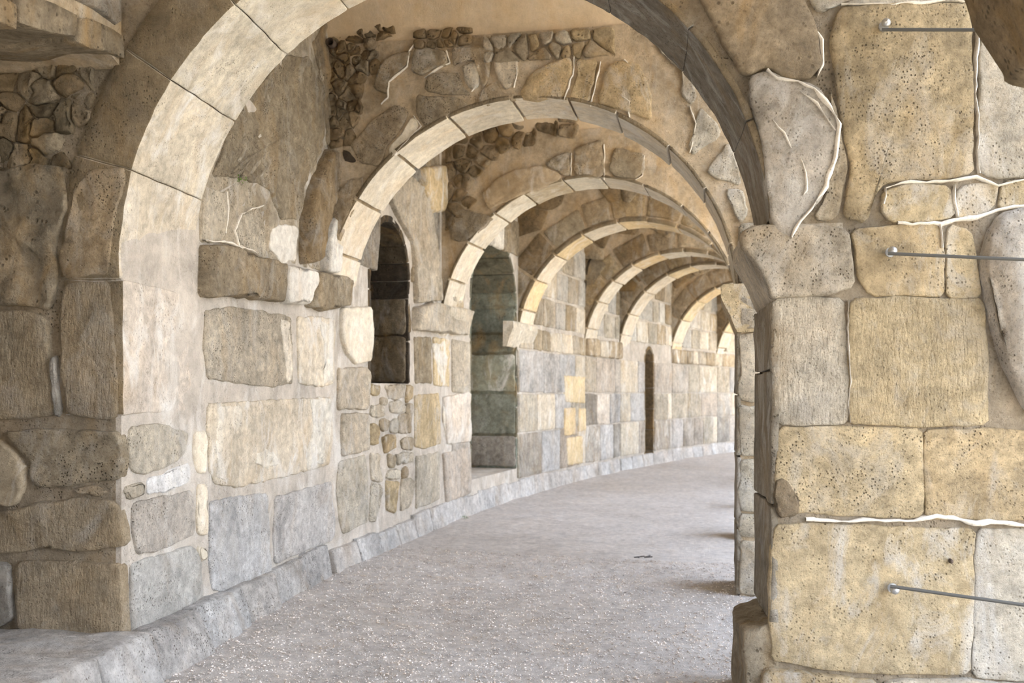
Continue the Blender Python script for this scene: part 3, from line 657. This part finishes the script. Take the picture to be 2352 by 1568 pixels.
# lunette above the string course
pl([(458, 556), (456, 420), (500, 250), (560, 120), (640, 20), (752, 20), (760, 200), (760, 400), (774, 560), (778, 628), (700, 612), (580, 586), (520, 560)], 'ashlar', (.70, .61, .47), proud=.004, rough=.016, name='render_patch')
pl([(464, 430), (516, 442), (518, 530), (500, 556), (462, 552)], 'ashlar', PALE)
pl([(542, 502), (592, 474), (604, 520), (610, 596), (562, 574), (538, 542)], 'pitted', PALE)
pl([(618, 524), (650, 516), (680, 522), (676, 598), (642, 604), (616, 566)], 'smooth', WHITE)
pl([(482, 402), (530, 276), (590, 200), (648, 128), (702, 132), (742, 200), (738, 330), (702, 420), (684, 500), (640, 505), (612, 430), (560, 412)], 'pitted', TAN, proud=.02, rough=.03)
pl([(715, 100), (750, 40), (755, 330), (748, 330), (738, 200)], 'rubble', TAN, proud=.02, rough=.03)
ridge(L0, [(515, 440), (520, 480), (512, 535)], .012, w0); ridge(L0, [(600, 470), (550, 490), (535, 530), (545, 565), (580, 580)], .014, w0)
ridge(L0, [(460, 552), (520, 560), (580, 580)], .012, w0, base=.03)
# leaning springer stones before the second arch: deep blocks standing out of the wall
def blockpx(fr, P, d0, d1, mat, col, par, **k): return pstone(fr, P, mat=mat, col=col, parent=par, proud=d1, back=-d0 if d0 < 0 else .03, **k)
pl([(742, 344), (792, 352), (780, 403), (742, 474), (716, 602), (686, 606), (686, 510), (702, 440)], 'pitted', BRN, proud=.10, bevel=.03, rough=.02)
pl([(762, 478), (768, 551), (762, 627), (732, 624), (742, 520)], 'limed', WHITE, proud=.09, bevel=.02)
for P, f_, w_ in (([(495, 935), (545, 930), (552, 960), (528, 1000), (522, 1060), (515, 1105), (492, 1100), (489, 1020)], L0, w0), ([(705, 915), (758, 912), (757, 1000), (745, 1062), (702, 1078), (697, 1040), (716, 980)], L0, w0),
              ([(585, 1038), (625, 1030), (640, 1062), (610, 1080), (582, 1068)], L0, w0), ([(637, 732), (663, 732), (667, 870), (656, 884), (646, 800)], L0, w0), ([(727, 738), (763, 738), (760, 872), (737, 884), (741, 800)], L0, w0),
              ([(1020, 907), (1042, 905), (1040, 990), (1026, 1018), (1014, 960)], LF[1], walls[1]), ([(990, 790), (1020, 785), (1026, 840), (1012, 880), (1000, 850)], LF[1], walls[1])):
    pstone(f_, P, mat='limed', col=(.86, .80, .68), parent=w_, proud=.021, back=0., bevel=.012, rough=.012, jit=.018, step=.04, name='lime_crust')
# plinth course along the left wall
def plinth(j, s0, s1, par, zt, proj=.07, col=COOL, mat='ashlar'):
    fr = LF[j]
    mapped(lambda u, v, w: fr.w(s0+(s1-s0)*u, -.05+(zt+.05)*v, -.05+(proj*(1-.45*max(0, v-.2))+.05)*w-.02*(v*w)), max(2, int((s1-s0)/.12)), 4, 2, bu=.03, bw=.15, rough=.022, mat=mat, col=col, parent=par, name='plinth_stone')
s = -.02
for w_, pj in ((.62, .24), (.62, .19), (.55, .15), (.6, .11), (.55, .09)): plinth(0, s+.008, s+w_-.008, w0, EZ-1.22+random.uniform(-.01, .01), pj, mat='pitted'); s += w_
# bay 2
w1 = walls[1]; L1 = LF[1]; C4 = lambda P: [(700+x/2.613, 700+y/2.613) for x, y in P]
for P in ([(390, 480), (440, 490), (430, 540), (390, 540)], [(480, 490), (585, 480), (580, 550), (500, 560)], [(395, 600), (470, 610), (470, 670), (392, 662)], [(505, 590), (540, 572), (590, 600), (590, 640), (512, 648)],
          [(602, 602), (638, 602), (638, 648), (602, 648)], [(560, 664), (638, 662), (636, 758), (558, 768)], [(388, 712), (428, 722), (428, 818), (388, 828)], [(444, 692), (498, 692), (498, 738), (448, 748)],
          [(462, 792), (530, 782), (540, 848), (474, 884)], [(574, 802), (638, 794), (638, 866), (582, 868)], [(544, 892), (642, 888), (638, 938), (552, 948)], [(492, 1002), (558, 992), (558, 1038), (484, 1044)],
          [(492, 902), (528, 912), (528, 968), (502, 972)], [(582, 984), (612, 978), (604, 1028), (580, 1030)], [(392, 902), (438, 894), (454, 1056), (392, 1048)], [(396, 1082), (448, 1082), (448, 1180), (420, 1288), (384, 1288)],
          [(484, 1064), (548, 1064), (538, 1238), (484, 1228)], [(574, 1056), (648, 1054), (624, 1198), (572, 1238)], [(600, 480), (640, 500), (640, 560), (602, 580)], [(510, 700), (548, 690), (545, 760), (512, 766)], [(450, 566), (490, 570), (492, 600), (450, 600)]):
    pl(C4(P), 'ashlar', random.choice([PALE, YEL, TAN, PALE, OCH]), fr=L1, par=w1, step=.05, rings=(.6,), proud=.025, rough=.02, jit=.012, grow=.016)
for P, cl, mt in (([(652, 194), (752, 194), (756, 470), (660, 470)], TAN, 'pitted'), ([(766, 194), (864, 210), (860, 490), (770, 480)], YEL, 'limed'), ([(882, 222), (975, 224), (975, 488), (884, 490)], PALE, 'ashlar'),
              ([(656, 542), (800, 532), (812, 830), (700, 866), (656, 846)], YEL, 'ashlar'), ([(822, 552), (985, 522), (988, 818), (850, 836)], PINK, 'limed'), ([(662, 912), (800, 882), (804, 1158), (760, 1188), (664, 1226)], PALE, 'ashlar'),
              ([(822, 892), (985, 852), (988, 1128), (842, 1186)], PINK, 'ashlar')):
    far = min(x for x, y in P) > 815; pl(C4(P), mt, cl, fr=LF[2] if far else L1, par=walls[2] if far else w1, step=.06, rings=(.7, .35), proud=.03 if far else .018)
pl([(946, 706), (986, 696), (1040, 706), (1072, 714), (1060, 770), (946, 758)], 'ashlar', PALE, fr=L1, par=w1, proud=.10, bevel=.03)
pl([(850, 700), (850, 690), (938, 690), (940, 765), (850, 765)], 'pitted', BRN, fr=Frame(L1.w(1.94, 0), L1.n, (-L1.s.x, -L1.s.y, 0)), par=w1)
for a, b in ((EZ+.10, EZ+.55), (EZ+.57, EZ+.92)):     # jamb of the niche facing the viewer, coloured dark for its shade
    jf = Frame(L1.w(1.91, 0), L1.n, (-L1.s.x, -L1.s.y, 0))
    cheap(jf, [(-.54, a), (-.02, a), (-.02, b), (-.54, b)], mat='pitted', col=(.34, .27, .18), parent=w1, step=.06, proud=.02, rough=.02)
pl([(948, 640), (944, 560), (910, 500), (880, 440), (930, 400), (965, 430), (985, 480), (1000, 600), (1010, 690), (950, 696)], 'ashlar', PALE, fr=L1, par=w1, proud=.05, rough=.02)
pl([(958, 385), (1012, 380), (1018, 450), (1010, 485), (985, 488), (965, 440)], 'limed', YEL, fr=L1, par=w1, proud=.08, bevel=.03)
pl([(1020, 640), (1060, 660), (1055, 700), (1030, 690)], 'ashlar', PALE, fr=L1, par=w1, proud=.06)
for c in voronoi((.6, 2.9, EZ+1.1, ZV+.7), 24, lambda x, z: math.hypot(x-1.415, z-EZ-1.10) > .7, .012): cheap(L1, c, mat='pitted', col=random.choice([TAN, GREY, PALE]), proud=.02, rough=.02, parent=w1, step=.12)
s = 0
while s < L1.L-.1: plinth(1, s+.008, min(s+.5, L1.L), w1, EZ-1.25+random.uniform(-.03, .03), .10); s += .5
# bay 3: deep window recess, far jamb blocks tinted green-grey to paint the outside light
w2 = walls[2]; L2 = LF[2]
jf = Frame(L2.w(2.82, 0), L2.n, (-L2.s.x, -L2.s.y, 0))
for k, (a, b) in enumerate(((EZ-1.03, EZ-.60), (EZ-.58, EZ-.02), (EZ+.0, EZ+.52), (EZ+.54, EZ+.80), (EZ+.82, EZ+1.15), (EZ+1.17, EZ+1.45))):
    cheap(jf, [(-.72, a+.008), (-.01, a+.008), (-.01, b-.008), (-.72, b-.008)], mat='pitted' if k < 2 else 'limed' if k == 2 else 'rubble', col=GRN if k > 0 else GREY, parent=w2, step=.06, proud=.02, rough=.018)
courses(L2, 2.87, L2.L, [EZ-1.2, EZ-.57, EZ-.02, EZ+.6], 'ashlar', [PALE], w2)
courses(L2, .30, .92, [EZ-1.2, EZ-.57, EZ-.02, EZ+.6], 'ashlar', [PALE, PINK], w2)
# far bays: coursed blocks, tall weathered lunette stones, plinth
for j in range(2, 9):
    fr = LF[j]; w = walls[j]; hole = HOLES.get(j)
    sk = (lambda s, z, h=hole: abs(s-h[0]) < h[1]+.12 and h[2] < z < h[3]+h[1]) if hole else None
    if j > 2:
        for q0, q1 in (((0., hole[0]-hole[1]-.03), (hole[0]+hole[1]+.03, fr.L)) if hole else ((0., fr.L),)):
            courses(fr, q0, q1, ZC, ['ashlar', 'ashlar', 'limed', 'pitted'], [PALE, PINK, COOL, GREY, PALE], w, (.5, 1.05), .012)
        if not hole: courses(fr, 0., fr.L, [EZ+.6, EZ+.92], ['ashlar', 'limed'], [PALE, TAN], w, (.3, .6), .012, sk, proud=.07 if j in (4, 6) else .02)
    courses(fr, 0., fr.L, [EZ+.95, EZ+1.4, EZ+1.85, EZ+2.35], ['ashlar', 'limed', 'pitted'], [PALE, TAN, PALE, WHITE], w, (.35, .7), .02, sk, rough=.02)
    s = 0
    while s < fr.L-.1: plinth(j, s+.008, min(s+.6, fr.L), w, EZ-1.22+random.uniform(-.02, .02), .06); s += .6
# impost blocks on the left where the arches spring
for i in (2, 3):
    fr = AF[i]; impost(fr, -R, 1, EZ+.95, .34, .10, -.5, TH[i], walls[i-1], col=PALE, back=.05, mat='limed')
# warm infill stones of bay 4
for P in ([(1293, 862), (1318, 864), (1340, 866), (1340, 926), (1296, 922)], [(1293, 936), (1318, 936), (1318, 998), (1293, 1000)], [(1326, 938), (1342, 938), (1342, 988), (1326, 990)], [(1298, 1006), (1336, 1000), (1334, 1062), (1300, 1068)]):
    pl(P, 'smooth', YEL, fr=LF[3], par=walls[3], proud=.035, rings=(.5,))

# ---------------------------------------------------------------- near left: recess in the bay the viewer stands in
nb = empty('wall_left', (-2.8, 2.5, 0), 'near left wall with deep arched recess, hanging over the dark pier face', kind='structure')
N0 = Frame(F0.w(-R, 0), (AF[0].n.x, AF[0].n.y, 0), (AF[0].s.x, AF[0].s.y, 0))       # s runs back towards the viewer
holed_wall(N0, -.02, 6.8, -.2, ZTOP, 1.35, (1.35, 1.36, .28, EZ+1.62, .12), 'warm_mortar', nb, 'bedding')
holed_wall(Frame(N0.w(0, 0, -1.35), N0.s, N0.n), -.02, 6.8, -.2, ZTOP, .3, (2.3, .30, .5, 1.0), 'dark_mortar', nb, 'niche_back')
for z0, z1, col in ((EZ+1.82, EZ+2.05, GREY), (EZ+2.07, EZ+2.5, TAN)):
    courses(N0, 0.02, 3., [z0, z1], 'pitted', [GREY, TAN], nb, (.35, .6), .012, rough=.03, proud=.03)
# soffit of the recess: ragged lintel stones
for k in range(5):
    mapped(lambda u, v, w: N0.w(.03+k*.42+.40*u, EZ+1.68-.17*(k*.42+.4*u)+.12*v+.02*math.sin(k*2.1), .03-.62*w), 4, 2, 5, rough=.03, mat='rubble', col=TAN, parent=nb, name='lintel_stone')
# sill stones of the recess with poured mortar
for k in range(4):
    mapped(lambda u, v, w: N0.w(.02+k*.5+.48*u, -.05+(.345+.01*k)*v, .27-.10*v-1.54*w), 4, 3, 10, rough=.025, mat='ashlar', col=COOL, parent=nb, name='sill_stone')
# far side of the recess beyond the visible jamb, and a wall behind the viewer
bk = empty('wall_back', (0, -3, 0), 'gallery wall behind the viewer', kind='structure')
fb_ = Frame((-1.2, -2.3, 0), (1, 0, 0), (0, 1, 0)); holed_wall(fb_, -3.4, 3.2, -.1, ZTOP, .6, (0, 1.6, -.1, ZS), 'warm_mortar', bk, 'bedding')

wr = empty('wall_right_blocker', (2.3, 0, 0), 'unseen wall added right of the viewer to block light', kind='structure')  # added out of view to keep light off the left front face
holed_wall(Frame((2.1, -2.3, 0), (0, 1, 0), (-1, 0, 0)), -.6, 3.0, -.1, ZTOP, .8, None, 'warm_mortar', wr, 'bedding')  # body of the added unseen wall that blocks light
# ---------------------------------------------------------------- vaults (one barrel across each bay)
cl_ = empty('ceiling', (0, 12, ZV), 'plastered barrel vaults between the arches', kind='structure')
for j in range(-1, 9):
    if j >= 0: a = AF[j]; A_ = [a.w(x, 0, -TH[j]+.02) for x in (-2.2, 3.0)]
    else: A_ = [Vector((-4.4, -2.3, 0)), Vector((1.9, -2.3, 0))]
    b = AF[j+1]; B_ = [b.w(x, 0, -.02) for x in ((-2.2, 3.0) if j >= 0 else (-3.4, 3.2))]
    V = []; F = []; n = 28; m = 24
    rise = .75
    for p in range(n+1):
        t = p/n; ph = math.pi*t; q = .5-.5*math.cos(ph); z = ZV+rise*math.sin(ph)**.9
        for r in range(m+1):
            u = r/m; pa = A_[0].lerp(A_[1], u); pb = B_[0].lerp(B_[1], u); w = pa.lerp(pb, q); w.z = z+fb(Vector((w.x, w.y, z)), 1.6, .03); V.append(w)
    for p in range(n):
        for r in range(m): k = p*(m+1)+r; F.append((k, k+1, k+m+2, k+m+1))
    mesh_obj('vault', V, F, 'plaster', cl_)
# broken masonry hanging in at the top right of the near bay
hs = empty('hanging_masonry', (1.4, 3.4, 3.2), 'dark ragged overhanging stone at the top right corner', 'stone')
mapped(lambda u, v, w: Vector((.97+1.0*u+(.16*(1-v)**8), 3.25+.5*w, EZ+1.08+1.9*v-.30*u*(1-v))), 5, 12, 3, rough=.04, mat='rubble', col=BRN, parent=hs, name='stone_face')

# ---------------------------------------------------------------- steel rods bolted to the right pier
def tube(name, a, b, r, mat, par, n=10):
    d = (b-a).normalized(); x = d.orthogonal().normalized(); y = d.cross(x); V = []; F = []
    for p in (a, b):
        for k in range(n): t = k/n*6.2832; V.append(p+x*r*math.cos(t)+y*r*math.sin(t))
    for k in range(n): F.append((k, (k+1) % n, n+(k+1) % n, n+k))
    F.append(tuple(range(n-1, -1, -1))); F.append(tuple(range(n, 2*n))); return mesh_obj(name, V, F, mat, par, smooth=False)
def unp(u, v, Y):
    a = (u-1176)/2287; b = (900-v)/2287; c, s = math.cos(PSI), math.sin(PSI); D = Vector((-s+c*a, c+s*a, b)); return Vector((0, 0, EZ))+D*(Y/D.y)
for (u, v, u2, v2), lb in (((2025, 68, 2352, 69), 'uppermost steel rod bolted to the ochre pier'), ((2040, 582, 2352, 596), 'middle steel rod bolted to the ochre pier'), ((2045, 1346, 2352, 1389), 'lowest dark steel rod on the ochre pier, sloping down')):
    s, z = F0.px(u, v); e = empty('steel_rod', F0.w(s, z, .03), lb, 'rod', 'steel rods on the pier')
    a = unp(u, v, 4.60); b = unp(u2, v2, 4.53); b2 = a+(b-a)*2.4
    tube('rod', a, b2, .0075, 'steel', e)
    c = F0.w(s, z, .0); dirn = AF[0].n
    tube('bolt_shank', c, c+dirn*.10, .011, 'bolt', e); tube('washer', c+dirn*.03, c+dirn*.042, .022, 'bolt', e)
    V = []; F = []
    bc = c+dirn*.085                       # rounded nut
    for p in range(7):
        th = math.pi*p/6
        for k in range(12): t = k/12*6.2832; V.append(bc+Vector((.021*math.sin(th)*math.cos(t), .021*math.cos(th), .021*math.sin(th)*math.sin(t))))
    for p in range(6):
        for k in range(12): F.append((p*12+k, p*12+(k+1) % 12, (p+1)*12+(k+1) % 12, (p+1)*12+k))
    mesh_obj('nut', V, F, 'bolt', e)
# ---------------------------------------------------------------- weeds, twig, pipe end
def weed(fr, u, v, size, label, n=60, d=.03):
    s, z = fr.px(u, v); c = fr.w(s, z, d); e = empty('weed', c, label, 'plant'); V = []; F = []
    for k in range(n):
        p = c+Vector((random.gauss(0, size*.45), random.gauss(0, size*.35), random.gauss(0, size*.22))); a = Vector((random.uniform(-1, 1), random.uniform(-1, 1), random.uniform(-.3, 1))).normalized(); b = a.orthogonal().normalized()
        l = size*random.uniform(.12, .25); k0 = len(V); V += [p, p+a*l*.5+b*l*.35, p+a*l, p+a*l*.5-b*l*.35]; F.append((k0, k0+1, k0+2, k0+3))
    o = mesh_obj('leaves', V, F, 'leaf', e, smooth=False); o['kind'] = 'stuff'
weed(L0, 540, 411, .06, 'small green weed growing from the lunette wall'); weed(L1, 1043, 1188, .06, 'low green weed at the foot of the left wall', 40, .13)
tw = empty('twig', (0, 0, 0), 'small dark twig lying on the gravel in the gallery', 'twig')
p = Vector((0, 0, EZ))
a = (1480-1176)/2287; c, s = math.cos(PSI), math.sin(PSI); D = Vector((-s+c*a, c+s*a, (900-1283)/2287)); t = (.035-EZ)/D.z; p = Vector((0, 0, EZ))+D*t; tw.location = p
for dx, dy, dx2, dy2 in ((-.09, .0, .0, .02), (0, .02, .07, .0), (0, .02, .05, .07), (-.04, .01, -.05, -.06)): tube('twig_piece', p+Vector((dx, dy, .01)), p+Vector((dx2, dy2, .02)), .006, 'twig', tw, 6)
s, z = A2.px(765, 103); pc = A2.w(s, z, .0); pe = empty('pipe_end', pc, 'dark round pipe end in the corner above the second arch', 'pipe')
V = []; F = []
for r_, d in ((.036, -.02), (.036, .07), (.026, .07), (.026, -.015)):
    for k in range(16): t = k/16*6.2832; V.append(A2.w(s+r_*math.cos(t), z+r_*math.sin(t), d))
for q in range(3):
    for k in range(16): F.append((q*16+k, q*16+(k+1) % 16, (q+1)*16+(k+1) % 16, (q+1)*16+k))
F.append(tuple(48+k for k in range(16))); mesh_obj('pipe_ring', V, F, 'iron', pe)
